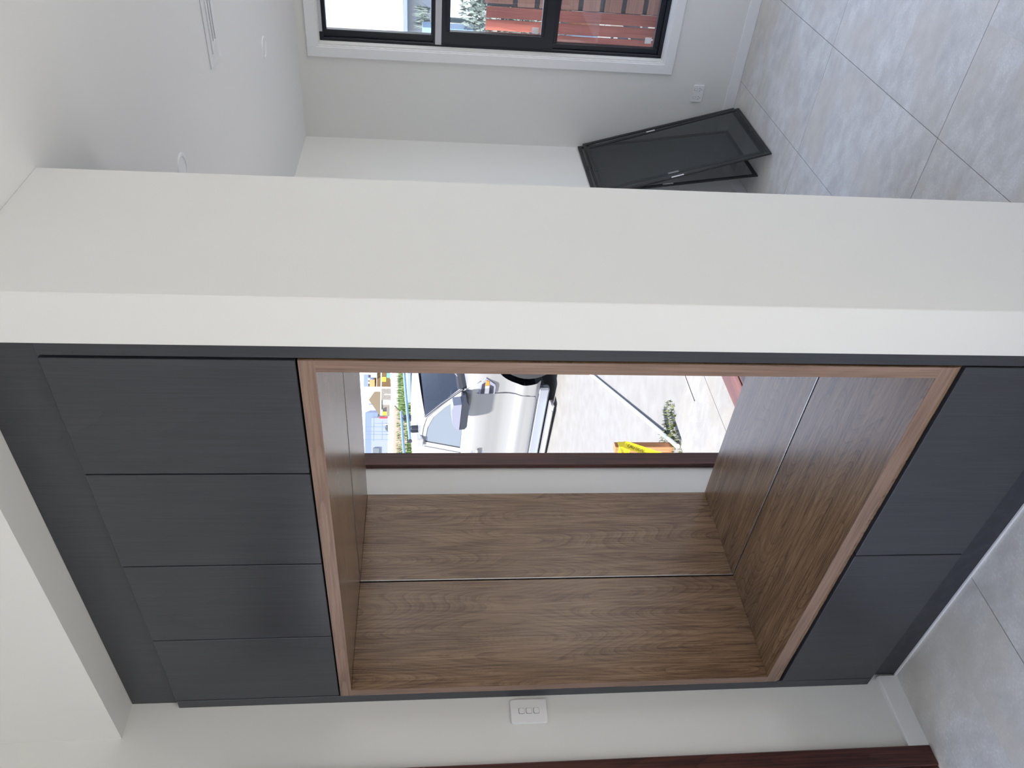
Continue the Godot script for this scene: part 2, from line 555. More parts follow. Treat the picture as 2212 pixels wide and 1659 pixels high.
func build_doors_windows() -> void:
	# doorway behind the cabinet: merbau architrave, head, threshold with a dark track
	var d := frame_node("door_1", "dark red timber door frame seen through the niche")
	obj("architrave", S().box(V(0.0, 0.0, -1.07), V(0.022, 2.19, -1.0), 0.002), M.merbau, d)
	obj("architrave", S().box(V(0.0, 2.12, -2.82), V(0.022, 2.19, -1.07), 0.002, 2), M.merbau, d)
	obj("architrave", S().box(V(0.0, 0.0, -2.82), V(0.022, 2.12, -2.75), 0.002), M.merbau, d)
	obj("jamb", S().box(V(-0.27, -0.03, -1.075), V(0.0, 2.12, -1.04), 0.002), M.merbau, d)
	obj("jamb", S().box(V(-0.27, -0.03, -2.75), V(0.0, 2.12, -2.715), 0.002), M.merbau, d)
	obj("threshold", S().box(V(-0.118, -0.045, -2.715), V(0.0, -0.002, -1.075), 0.003, 2), M.merbau, d)
	obj("threshold", S().box(V(-0.285, -0.045, -2.715), V(-0.138, -0.008, -1.075), 0.003, 2), M.merbau, d)
	obj("track", S().box(V(-0.138, -0.045, -2.715), V(-0.118, -0.02, -1.075)), M.slot, d)
	# near doorway in the switch wall
	d = frame_node("door_2", "dark red timber door frame at the bottom edge of the picture")
	obj("architrave", S().box(V(0.0, 0.0, 0.217), V(0.021, 2.19, 0.281), 0.003), M.merbau, d)
	obj("architrave", S().box(V(0.0, 2.12, 0.281), V(0.021, 2.19, 2.66), 0.003, 2), M.merbau, d)
	obj("architrave", S().box(V(0.0, 0.0, 2.6), V(0.021, 2.12, 2.66), 0.003), M.merbau, d)
	obj("jamb", S().box(V(-0.26, -0.03, 0.279), V(0.012, 2.12, 0.3), 0.002), M.merbau, d)
	obj("jamb", S().box(V(-0.26, -0.03, 2.58), V(0.012, 2.12, 2.6), 0.002), M.merbau, d)
	obj("door_stile", S().box(V(-0.15, 0.0, 0.3), V(-0.105, 2.11, 0.41), 0.002), M.merbau, d)
	obj("door_stile", S().box(V(-0.15, 0.0, 2.47), V(-0.105, 2.11, 2.58), 0.002), M.merbau, d)
	obj("door_rail", S().box(V(-0.15, 0.0, 0.41), V(-0.105, 0.1, 2.47), 0.002, 2), M.merbau, d)
	obj("door_rail", S().box(V(-0.15, 2.0, 0.41), V(-0.105, 2.11, 2.47), 0.002, 2), M.merbau, d)
	obj("pane", S().box(V(-0.131, 0.1, 0.41), V(-0.125, 2.0, 2.47)), M.clear, d)
	obj("threshold", S().box(V(-0.28, -0.045, 0.3), V(0.0, -0.002, 2.58), 0.003, 2), M.merbau, d)
	# living-room window
	var w := frame_node("window_1", "black framed window of three lights with white timber surround")
	var x0 := 0.56; var x1 := 2.46; var yb := -0.0663; var yt := 2.3946; var z := FAR
	obj("architrave", S().box(V(x0, yb, z), V(0.624, yt, z + 0.018), 0.002), M.trim, w)
	obj("architrave", S().box(V(2.396, yb, z), V(x1, yt, z + 0.018), 0.002), M.trim, w)
	obj("architrave", S().box(V(0.624, yb, z), V(2.396, -0.001, z + 0.018), 0.002, 0), M.trim, w)
	obj("architrave", S().box(V(0.624, 2.328, z), V(2.396, yt, z + 0.018), 0.002, 0), M.trim, w)
	var r := z - 0.055
	obj("reveal", S().box(V(0.616, -0.015, r - 0.02), V(0.632, 2.336, z + 0.012), 0.001), M.trim, w)
	obj("reveal", S().box(V(2.388, -0.015, r - 0.02), V(2.404, 2.336, z + 0.012), 0.001), M.trim, w)
	obj("reveal", S().box(V(0.632, -0.015, r - 0.02), V(2.388, 0.006, z + 0.012), 0.001, 0), M.trim, w)
	obj("reveal", S().box(V(0.632, 2.322, r - 0.02), V(2.388, 2.336, z + 0.012), 0.001, 0), M.trim, w)
	var q := r - 0.11
	obj("frame", S().box(V(0.632, 0.006, q), V(0.662, 2.322, r), 0.003), M.black_alu, w)
	obj("frame", S().box(V(2.358, 0.006, q), V(2.388, 2.322, r), 0.003), M.black_alu, w)
	obj("frame", S().box(V(0.662, 0.006, q), V(2.358, 0.038, r), 0.003), M.black_alu, w)
	obj("frame", S().box(V(0.662, 2.29, q), V(2.358, 2.322, r), 0.003), M.black_alu, w)
	for t in [[1.485, 1.575], [0.77, 0.845]]:
		obj("transom", S().box(V(0.662, t[0], q), V(2.358, t[1], r), 0.003), M.black_alu, w)
	# three sashes, the middle one an awning sash standing proud
	for p in [[0.697, 0.076, 0.742, 0.02, 0], [0.741, 0.858, 1.465, 0.0, 1], [0.707, 1.589, 2.273, 0.022, 2]]:
		var f0: float = r - p[3] - 0.045
		var f1: float = r - p[3]
		var a: float = p[0]
		var lo: float = [0.038, 0.83, 1.56][p[4]]
		var hi: float = [0.78, 1.5, 2.295][p[4]]
		obj("sash", S().box(V(0.655, lo, f0), V(a, hi, f1), 0.003).box(V(2.31, lo, f0), V(2.365, hi, f1), 0.003).box(V(a, lo, f0), V(2.31, p[1], f1), 0.003).box(V(a, p[2], f0), V(2.31, hi, f1), 0.003), M.black_alu, w)
		obj("pane", S().box(V(a - 0.01, p[1] - 0.01, f0 + 0.016), V(2.32, p[2] + 0.01, f0 + 0.022)), M.clear, w)
	obj("glazing_label", S().box(V(0.752, 0.874, r - 0.024), V(0.79, 0.918, r - 0.022)), M.sticker, w)
	obj("glazing_label", S().box(V(0.722, 0.09, r - 0.044), V(0.762, 0.134, r - 0.042)), M.sticker, w)
	obj("brush_strip", S().box(V(0.655, 1.521, r), V(2.36, 1.562, r + 0.006), 0.001), M.pale_strip, w)
	obj("brush_strip", S().box(V(0.70, 2.296, r), V(2.36, 2.319, r + 0.006), 0.001), M.pale_strip, w)
	# unseen glazing added right and behind the camera to let daylight in
	w = frame_node("window_2", "sliding glazing added in the right-hand wall for daylight, out of view")
	for b in [[-4.1, -1.3, LOW, 2.4]]:
		var s := S()
		for k in 3:
			var zz := lerpf(b[0] + 0.03, b[1] - 0.03, k / 2.0)
			s.box(V(RX + 0.1, b[2], zz - 0.03), V(RX + 0.17, b[3], zz + 0.03))
		s.box(V(RX + 0.1, b[2], b[0]), V(RX + 0.17, b[2] + 0.05, b[1])).box(V(RX + 0.1, b[3] - 0.05, b[0]), V(RX + 0.17, b[3], b[1]))
		obj("frame", s, M.black_alu, w)
		obj("pane", S().box(V(RX + 0.13, b[2] + 0.05, b[0] + 0.05), V(RX + 0.136, b[3] - 0.05, b[1] - 0.05)), M.clear, w)
	w = frame_node("window_4", "glazed door added in the window wall for more light, out of view")  # added unseen glazing that brightens the living room
	obj("frame", S().box(V(2.7, LOW, FAR - 0.17), V(2.76, 2.4, FAR - 0.1)).box(V(4.14, LOW, FAR - 0.17), V(4.2, 2.4, FAR - 0.1)).box(V(2.76, LOW, FAR - 0.17), V(4.14, LOW + 0.06, FAR - 0.1)).box(V(2.76, 2.34, FAR - 0.17), V(4.14, 2.4, FAR - 0.1)), M.black_alu, w)
	obj("pane", S().box(V(2.76, LOW + 0.06, FAR - 0.138), V(4.14, 2.34, FAR - 0.132)), M.clear, w)
	w = frame_node("window_3", "unseen window behind the camera, put in to light the bulkhead")  # unseen window, put in and sized for its light on the bulkhead
	var s2 := S()
	for k in 4:
		var xx := lerpf(0.53, 4.07, k / 3.0)
		s2.box(V(xx - 0.03, 1.6, 3.5), V(xx + 0.03, 3.75, 3.57))
	s2.box(V(0.5, 1.6, 3.5), V(4.1, 1.65, 3.57)).box(V(0.5, 3.7, 3.5), V(4.1, 3.75, 3.57))
	obj("frame", s2, M.black_alu, w)
	obj("pane", S().box(V(0.55, 1.65, 3.53), V(4.05, 3.7, 3.536)), M.clear, w)


func build_cabinet() -> void:
	var c := thing("joinery_cabinet", "dark charcoal floor-to-ceiling cabinet with an open walnut niche", "cabinet")
	var E := 0.0012
	var T := -0.0175      # back of doors
	var x := [0.0441, 0.3806, 0.7201, 1.0584, 1.3937]
	var yno := 1.8576; var yio := 1.8236; var ynb := 0.4449; var yib := 0.4803; var yT := 2.3491; var yB := 0.1065; var fg := 0.4221
	var xil := 0.0735; var xir := 1.3632; var zm := -0.3955; var zb := -0.797
	for i in 4:
		obj("upper_door", S().box(V(x[i] + 0.0022, yno + 0.0045, T), V(x[i + 1] - 0.0022, yT, 0), E), M.charcoal, c)
	obj("lower_door", S().box(V(0.0441, yB, T), V(0.7165, fg, 0), E), M.charcoal, c)
	obj("lower_door", S().box(V(0.7205, yB, T), V(1.3937, fg, 0), E), M.charcoal, c)
	obj("filler_panel", S().box(V(0.0008, yB, T), V(0.0415, yT, 0), E), M.charcoal, c)
	obj("filler_panel", S().box(V(1.3985, yB, T), V(1.452, yT, 0), E), M.charcoal, c)
	obj("top_panel", S().box(V(0.0008, 2.30, -0.0364), V(1.452, SOFF - 0.0008, -0.0184)), M.charcoal, c)
	obj("kickboard", S().box(V(0.019, 0.0008, -0.043), V(1.452, yB + 0.03, -0.025)), M.kick, c)
	# dark carcasses behind the doors
	obj("carcass_panel", S().box(V(0.002, 0.1, zb), V(1.378, 0.39, -0.05)), M.carcass, c)
	obj("carcass_panel", S().box(V(0.002, yno + 0.002, zb), V(1.378, 2.44, -0.038)), M.carcass, c)
	obj("carcass_panel", S().box(V(0.002, 0.4, -0.79), V(0.04, 1.855, -0.05)), M.carcass, c)
	obj("carcass_panel", S().box(V(1.3965, 0.4, -0.40), V(1.45, 1.855, -0.05)), M.carcass, c)
	# niche, front half
	obj("niche_side", S().box(V(x[0], yib, zm), V(xil, yio, 0), E), M.walnut, c)
	obj("niche_side", S().box(V(xir, yib, zm), V(x[4], yio, 0), E), M.walnut, c)
	obj("niche_top", S().box(V(x[0], yio, zm), V(x[4], yno, 0), E, 0), M.walnut, c)
	# the bottom board has a long finger-pull bevel under its front edge
	var zy := Transform3D(Basis(V(0, 0, 1), V(0, 1, 0), V(-1, 0, 0)), Vector3.ZERO)
	var prof := PackedVector2Array([Vector2(zm, 0.4), Vector2(zm, yib), Vector2(-E, yib), Vector2(0, yib - E), Vector2(0, ynb), Vector2(-0.0006, 0.4395), Vector2(-0.002, 0.4345), Vector2(-0.0045, 0.4302), Vector2(-0.0085, 0.4272), Vector2(-0.014, 0.4254), Vector2(-0.03, 0.4242), Vector2(-0.05, 0.4)])
	var b := S()
	b.xf = zy
	b.prism(prof, -x[4], -x[0])
	for i in b.t.size():
		b.t[i] = Vector2(b.v[i].x, b.v[i].z if absf(b.n[i].y) > 0.7 else b.v[i].y)
	obj("niche_bottom", b, M.walnut, c)
	# lighter edging on the front edges of the boards
	obj("edge_band", S().box(V(x[0] + 0.0005, yib, 0), V(xil, yio, 0.001)), M.walnut_edge, c)
	obj("edge_band", S().box(V(xir, yib, 0), V(x[4] - 0.0005, yio, 0.001)), M.walnut_edge, c)
	obj("edge_band", S().box(V(x[0] + 0.0005, yio, 0), V(x[4] - 0.0005, yno - 0.0005, 0.001), 0.0, 0), M.walnut_edge, c)
	obj("edge_band", S().box(V(x[0] + 0.0005, ynb, 0), V(x[4] - 0.0005, yib, 0.001), 0.0, 0), M.walnut_edge, c)
	# niche, rear half, a few millimetres behind
	var z1 := zm - 0.0075
	obj("rear_niche_side", S().box(V(0.0445, yib + 0.001, zb), V(xil + 0.001, yio - 0.001, z1), E), M.walnut, c)
	obj("rear_niche_side", S().box(V(xir - 0.001, yib + 0.001, zb), V(1.378, yio - 0.001, z1), E), M.walnut, c)
	obj("rear_niche_top", S().box(V(0.0445, yio - 0.001, zb), V(1.378, yno - 0.004, z1), E, 0), M.walnut, c)
	obj("rear_niche_bottom", S().box(V(0.0445, 0.42, zb), V(1.378, yib + 0.0012, z1), E, 0), M.walnut, c)
	# pale strip that shows in the joint
	tag(obj("joint_strip", S().box(V(xil, yib - 0.02, z1), V(xir, yib + 0.0016, z1 + 0.0035)).box(V(xil - 0.02, yib, z1), V(xil + 0.0012, yio, z1 + 0.0025)).box(V(xil, yio - 0.0012, z1), V(xir, yio + 0.02, z1 + 0.0025)), M.steel, c), "pale metal strip in the joint of the niche")


func rounded(w: float, h: float, r: float, k := 5) -> PackedVector2Array:
	var p := PackedVector2Array()
	for q in 4:
		var c := Vector2((w / 2 - r) * [1, -1, -1, 1][q], (h / 2 - r) * [1, 1, -1, -1][q])
		for i in k + 1:
			var a := PI / 2 * (q + float(i) / k)
			p.append(c + Vector2(cos(a), sin(a)) * r)
	return p


func build_fittings() -> void:
	# three-gang switch: its plate stands upright on the wall x = 0
	var f := Transform3D(Basis(V(0, 0, -1), V(0, 1, 0), V(1, 0, 0)), V(0.0, 1.2685, 0.0535))
	var sw := thing("light_switch", "white wall plate with three small square switches beside the cabinet", "light switch", f)
	obj("plate", S().prism(rounded(0.073, 0.111, 0.008), 0.0, 0.004).prism(rounded(0.0775, 0.1155, 0.009), 0.004, 0.009).prism(rounded(0.0752, 0.1132, 0.008), 0.009, 0.0105), M.plastic, sw)
	for i in 3:
		obj("gap_shade", S(Transform3D(Basis(), V(0, 0.0235 - i * 0.0235, 0))).prism(rounded(0.0192, 0.0192, 0.0045), 0.0095, 0.01065), M.groove_and_shade, sw)  # grey inset: shade round the rocker is put into its colour
		obj("rocker", S(Transform3D(Basis(V(1, 0, 0), V(0, 1, 0.04), V(0, -0.04, 1)), V(0, 0.0235 - i * 0.0235, 0))).prism(rounded(0.0166, 0.0166, 0.004), 0.0095, 0.0125), M.plastic, sw)
	# double power outlet on the window wall
	f = Transform3D(Basis(), V(0.4365, -0.2835, FAR))
	var po := thing("power_outlet", "white double power outlet low on the wall under the window", "power outlet", f)
	obj("plate", S().prism(rounded(0.113, 0.069, 0.006), 0.0, 0.004).prism(rounded(0.118, 0.074, 0.006), 0.004, 0.009).prism(rounded(0.115, 0.071, 0.005), 0.009, 0.011), M.plastic, po)
	for sx in [-0.029, 0.029]:
		obj("switch", S(Transform3D(Basis(), V(sx, 0.02, 0.0))).box(V(-0.006, -0.0095, 0.01), V(0.006, 0.0095, 0.0145), 0.0015), M.plastic, po)
		obj("switch_gap_shade", S(Transform3D(Basis(), V(sx, 0.02, 0.0))).box(V(-0.0075, -0.011, 0.01), V(0.0075, 0.011, 0.0113)), M.groove_and_shade, po)  # grey inset, its colour standing in for shade around the switch
		for pin in [[-0.008, -0.008, 0.5], [0.008, -0.008, -0.5], [0.0, -0.021, 0.0]]:
			obj("pin_slot", S(Transform3D(Basis(Vector3.BACK, pin[2]), V(sx + pin[0], pin[1], 0.0))).box(V(-0.0012, -0.0042, 0.009), V(0.0012, 0.0042, 0.0114)), M.slot, po)
	# recessed downlights, off
	var where := [[0.96, -3.09, "round white downlight in the ceiling near the window"], [1.095, -1.413, "round white downlight in the ceiling half hidden by the dividing wall"]]
	for d in where:
		var dl := thing("downlight", d[2], "downlight", Transform3D(Basis(), V(d[0], CEIL, d[1])), "recessed downlights")
		obj("rim", S().lathe([Vector2(0.056, 0.0), Vector2(0.055, -0.003), Vector2(0.05, -0.005), Vector2(0.043, -0.004), Vector2(0.04, -0.001)], 36), M.trim, dl)
		obj("lens", S().lathe([Vector2(0.041, -0.0012), Vector2(0.0, -0.0012)], 36), M.plastic, dl)
	# linear slot diffuser
	var v := thing("air_vent", "long white ceiling air vent with two dark slots", "air vent", Transform3D(Basis(), V(1.232, CEIL, -2.082)))
	obj("flange", S().box(V(0, -0.006, -0.084), V(1.3, 0.0, -0.046), 0.002, 0).box(V(0, -0.006, 0.046), V(1.3, 0.0, 0.084), 0.002, 0).box(V(0, -0.006, -0.046), V(0.045, 0.0, 0.046), 0.002, 0).box(V(1.255, -0.006, -0.046), V(1.3, 0.0, 0.046), 0.002, 0), M.trim, v)
	obj("inner_frame", S().box(V(0.046, -0.011, -0.045), V(1.254, -0.002, -0.026), 0.001, 0).box(V(0.046, -0.011, 0.026), V(1.254, -0.002, 0.045), 0.001, 0).box(V(0.046, -0.011, -0.026), V(0.085, -0.002, 0.026), 0.001, 0), M.trim, v)
	obj("slot", S().box(V(0.085, -0.0035, -0.026), V(1.254, -0.0005, 0.026)), M.slot, v)
	obj("blade", S().box(V(0.085, -0.011, -0.0075), V(1.254, -0.002, 0.0075), 0.001, 0), M.trim, v)


func screen_at(a: Vector3, e1: Vector3, e2: Vector3, label: String) -> Node3D:
	# local x runs along the bottom edge, y up the sloping side, z towards the room
	var f := Transform3D(Basis(e1, e2, e1.cross(e2)), a)
	var n := thing("insect_screen", label, "insect screen", f, "insect screens leaning in the corner")
	var w := 0.718; var h := 1.1; var k := 0.024
	obj("frame_bar", S().box(V(0, 0, 0), V(k, h, 0.011), 0.0015), M.screen_frame, n)
	obj("frame_bar", S().box(V(w - k, 0, 0), V(w, h, 0.011), 0.0015), M.screen_frame, n)
	obj("frame_bar", S().box(V(k, 0, 0), V(w - k, k, 0.011), 0.0015, 0), M.screen_frame, n)
	obj("frame_bar", S().box(V(k, h - k, 0), V(w - k, h, 0.011), 0.0015, 0), M.screen_frame, n)
	obj("mesh_panel", S().quad(V(k, k, 0.006), V(w - k, k, 0.006), V(w - k, h - k, 0.006), V(k, h - k, 0.006), V(0, 0, 1), 0), M.flyscreen, n)
	for y in [0.0, h]:
		obj("clip", S().box(V(w * 0.5 - 0.03, absf(y - 0.016) - 0.012, 0.009), V(w * 0.5 + 0.03, absf(y - 0.016) + 0.012, 0.013), 0.001), M.screen_frame, n)
	return n


func leaning(at: Vector3, lean: float, yaw: float, label: String) -> Node3D:
	# "at" is the floor corner next to the window wall; local x must run from the near end to the far one
	var e1 := V(sin(yaw), 0, cos(yaw))
	var e2 := V(-cos(yaw) * sin(lean), cos(lean), sin(yaw) * sin(lean))
	return screen_at(at + e1 * 0.718, -e1, e2, label)


func build_screens() -> void:
	var n := leaning(V(0.3807, LOW + 0.002, -4.066), 0.311, -0.004, "front one of three black framed insect screens leaning in the corner")
	obj("label_sticker", S().box(V(0.0, 0.56, 0.0112), V(0.012, 0.64, 0.0122)), M.sticker, n)
	obj("label_sticker", S().box(V(0.702, 0.60, 0.0112), V(0.716, 0.66, 0.0122)), M.sticker, n)
	n = leaning(V(0.342, LOW + 0.002, -4.164), 0.292, -0.004, "middle insect screen showing as a dark bar along the top of the front one")
	obj("label_sticker", S().box(V(0.004, 0.56, 0.0112), V(0.02, 0.63, 0.0122)), M.sticker, n)
	n = leaning(V(0.174, LOW + 0.002, -4.168), 0.156, 0.0, "rearmost insect screen standing steepest against the left white wall")
	obj("label_sticker", S().box(V(0.01, 0.56, 0.0112), V(0.022, 0.63, 0.0122)), M.sticker, n)


# ---------------------------------------------------------------- outdoors
# ground height by distance from the house along the line of sight: flat forecourt, slope under the car, rising verge
func ground_y(x: float, z: float) -> float:
	var s := -((x - 2.42) * 0.655 + (z - 1.25) * 0.755)
	var k := [[-50, -0.3], [9.8, -0.3], [14.5, 0.03], [17.5, 0.4], [26, 2.0], [40, 2.7], [56, 3.8], [92, 5.75], [150, 9.6]]
	for i in k.size() - 1:
		if s < k[i + 1][0]:
			return lerpf(k[i][1], k[i + 1][1], (s - k[i][0]) / (k[i + 1][0] - k[i][0]))
	return 9.6


func ground_patch(s0: float, s1: float, t0: float, t1: float, ns: int, nt: int, lift := 0.0, keep_out := -0.3) -> Shape:
	# s away from the house along the slope, t across it
	var sh := S()
	var ds := Vector2(-0.655, -0.755)
	var dt := Vector2(0.755, -0.655)
	var at := func(i: int, j: int) -> Vector3:
		var p := Vector2(2.42, 1.25) + ds * lerpf(s0, s1, float(i) / ns) + dt * lerpf(t0, t1, float(j) / nt)
		return V(p.x, ground_y(p.x, p.y) + lift, p.y)
	for i in ns:
		for j in nt:
			var a: Vector3 = at.call(i, j); var b: Vector3 = at.call(i + 1, j); var c: Vector3 = at.call(i + 1, j + 1); var d: Vector3 = at.call(i, j + 1)
			if minf(minf(a.x, b.x), minf(c.x, d.x)) > keep_out:
				continue
			var nn := (b - a).cross(d - a).normalized()
			nn = nn if nn.y > 0 else -nn
			sh.tri(a, b, c, nn, nn, nn); sh.tri(a, c, d, nn, nn, nn)
	return sh


func tufts(what: String, m: Material, pts: Array, hgt: float, wid: float, parent: Node, label: String, cat: String) -> void:
	var s := S()
	s.tri(V(-wid, 0, 0), V(wid, 0, 0), V(wid * 0.4, hgt, hgt * 0.35), V(0, 0.3, 1), V(0, 0.3, 1), V(0, 0.3, 1))
	var mm := MultiMesh.new()
	mm.transform_format = MultiMesh.TRANSFORM_3D
	mm.mesh = s.mesh()
	mm.instance_count = pts.size()
	for i in pts.size():
		var sc := rng.randf_range(0.6, 1.25)
		mm.set_instance_transform(i, Transform3D(Basis(Vector3.UP, rng.randf() * TAU) * Basis(Vector3.RIGHT, rng.randf_range(-0.4, 0.4)) * Basis.from_scale(Vector3.ONE * sc), pts[i]))
	var o := MultiMeshInstance3D.new()
	o.name = called(what, parent)
	o.multimesh = mm
	o.material_override = m
	parent.add_child(o, true)
	o.set_meta("kind", "stuff")
	if label:
		tag(o, label, cat)


func build_outside() -> void:
	# forecourt and verge
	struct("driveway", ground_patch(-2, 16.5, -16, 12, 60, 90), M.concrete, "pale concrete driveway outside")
	struct("grass_verge", ground_patch(16.5, 49, -40, 30, 40, 40), M.grass_soil, "green grass verge rising beyond the car")
	struct("building_site_ground", ground_patch(49, 150, -110, 90, 30, 30), M.site, "grey ground of the distant building site")
	tag(obj("mulch_bank", ground_patch(32, 57, -12, -1.6, 26, 22, 0.05), M.mulch), "pale brown mulch bank above the car's roof", "mulch", "", "stuff")
	var pts := []
	for i in 9000:
		var sd := rng.randf_range(18.0, 48.0)
		var td := rng.randf_range(-8.0, 9.0)
		var px := 2.42 - 0.655 * sd + 0.755 * td
		var pz := 1.25 - 0.755 * sd - 0.655 * td
		pts.append(V(px, ground_y(px, pz), pz))
	tufts("verge_grass", M.blade, pts, 0.22, 0.02, self, "green grass blades on the verge", "grass")
	# porch paving
	var p := frame_node("porch_paving", "pale stone tiles of the porch outside the doorway")
	obj("slab", S().box(V(-1.09, -0.29, -2.2), V(-0.285, -0.035, 2.6)).box(V(-0.7, -0.29, -3.6), V(-0.285, -0.035, -2.2)), M.grout, p)
	for q in [[-0.48, -0.285, -3.5, -2.2], [-0.697, -0.483, -3.5, -2.205], [-0.48, -0.285, -2.197, -1.0], [-1.09, -0.483, -2.2, -1.0], [-0.48, -0.285, -0.997, 0.2], [-1.09, -0.483, -0.997, 0.2], [-0.48, -0.285, 0.203, 1.4], [-1.09, -0.483, 0.203, 1.4], [-1.09, -0.285, 1.403, 2.6]]:
		obj("paving_tile", S().box(V(q[0], -0.036, q[2]), V(q[1], -0.02, q[3]), 0.002), M.porch, p)
	obj("drain_groove", S().box(V(-0.713, -0.05, -3.2), V(-0.701, -0.018, -2.2)), M.groove_and_shade, p)
	tag(obj("step_slab", S().box(V(-1.1, -0.3, -2.46), V(-0.715, -0.045, -2.215), 0.004), M.porch), "small pale stone step slab at the corner of the porch", "step")
	# surveyor's stake wound with yellow tape
	var st := thing("timber_stake", "short square brown timber stake wound with yellow tape by the porch", "stake", Transform3D(Basis(Vector3.UP, 0.12), V(-1.86, -0.32, -2.94)))
	obj("shaft", S().box(V(-0.032, 0, -0.032), V(0.032, 0.478, 0.032), 0.003), M.pine, st)
	obj("tape_wrap", S().box(V(-0.035, 0.355, -0.035), V(0.035, 0.452, 0.035), 0.004).box(V(-0.037, 0.372, -0.037), V(0.037, 0.405, 0.037), 0.004), M.tape, st)
	var tp := thing("barrier_tape", "yellow barrier tape with black lettering slanting from the timber stake", "tape", Transform3D(Basis(), V(-1.74, 0.08, -2.86)))
	var d := V(0.10, -0.26, 0.26).normalized()
	var sd2 := d.cross(V(0.75, 0.3, 0.5)).normalized() * 0.028
	obj("strip", S().face(V(0, 0.03, 0) - sd2, V(0, 0.03, 0) + sd2, d * 0.42 + sd2, d * 0.42 - sd2, V(1, 0, 1)), M.tape, tp)
	obj("strip", S().face(V(-0.035, 0.04, 0.02), V(0.0, 0.075, 0.03), V(0.02, 0.06, 0.35), V(-0.015, 0.025, 0.34), V(1, 0, 1)), M.tape, tp)
	var tm := TextMesh.new()
	var font := SystemFont.new()
	font.font_names = PackedStringArray(["Droid Sans"])
	tm.font = font
	tm.text = "CAUTION"
	tm.font_size = 24
	tm.pixel_size = 0.0014
	tm.depth = 0.001
	var w := MeshInstance3D.new()
	w.name = "lettering"
	w.mesh = tm
	w.material_override = M.ink
	var nn := sd2.cross(d).normalized()
	nn = nn if nn.dot(V(1, 0, 1)) > 0 else -nn
	var dx := d
	w.transform = Transform3D(Basis(dx, nn.cross(dx).normalized(), nn), V(0, 0.03, 0) + d * 0.1 + nn * 0.003)
	tp.add_child(w, true)
	pts = []
	for i in 900:
		var c: Array = [[-1.8, -2.85, 0.22], [-1.72, -3.1, 0.16], [-2.0, -3.0, 0.2]][i % 3]
		var ang := rng.randf() * TAU
		var rad := sqrt(rng.randf()) * float(c[2])
		pts.append(V(c[0] + cos(ang) * rad, -0.3, c[1] + sin(ang) * rad))
	tufts("grass_clump", M.dry_blade, pts, 0.032, 0.004, self, "clump of green grass around the timber stake", "grass")
	# white pipe lying across the drive
	tag(obj("white_pipe", S().tube([V(-1.70, -0.278, -2.80), V(-3.35, -0.282, -5.58), V(-4.02, -0.282, -6.7)], 0.018, 12), M.white_paint), "long white pipe lying on the concrete driveway", "pipe")
	# unseen eave added to keep the sun out of the doorways
	struct("sun_block_eave", S().box(V(-0.55, 2.75, -4.6), V(-0.26, 2.9, 3.8)), M.paint, "unseen white eave added over the doors to block the sun")


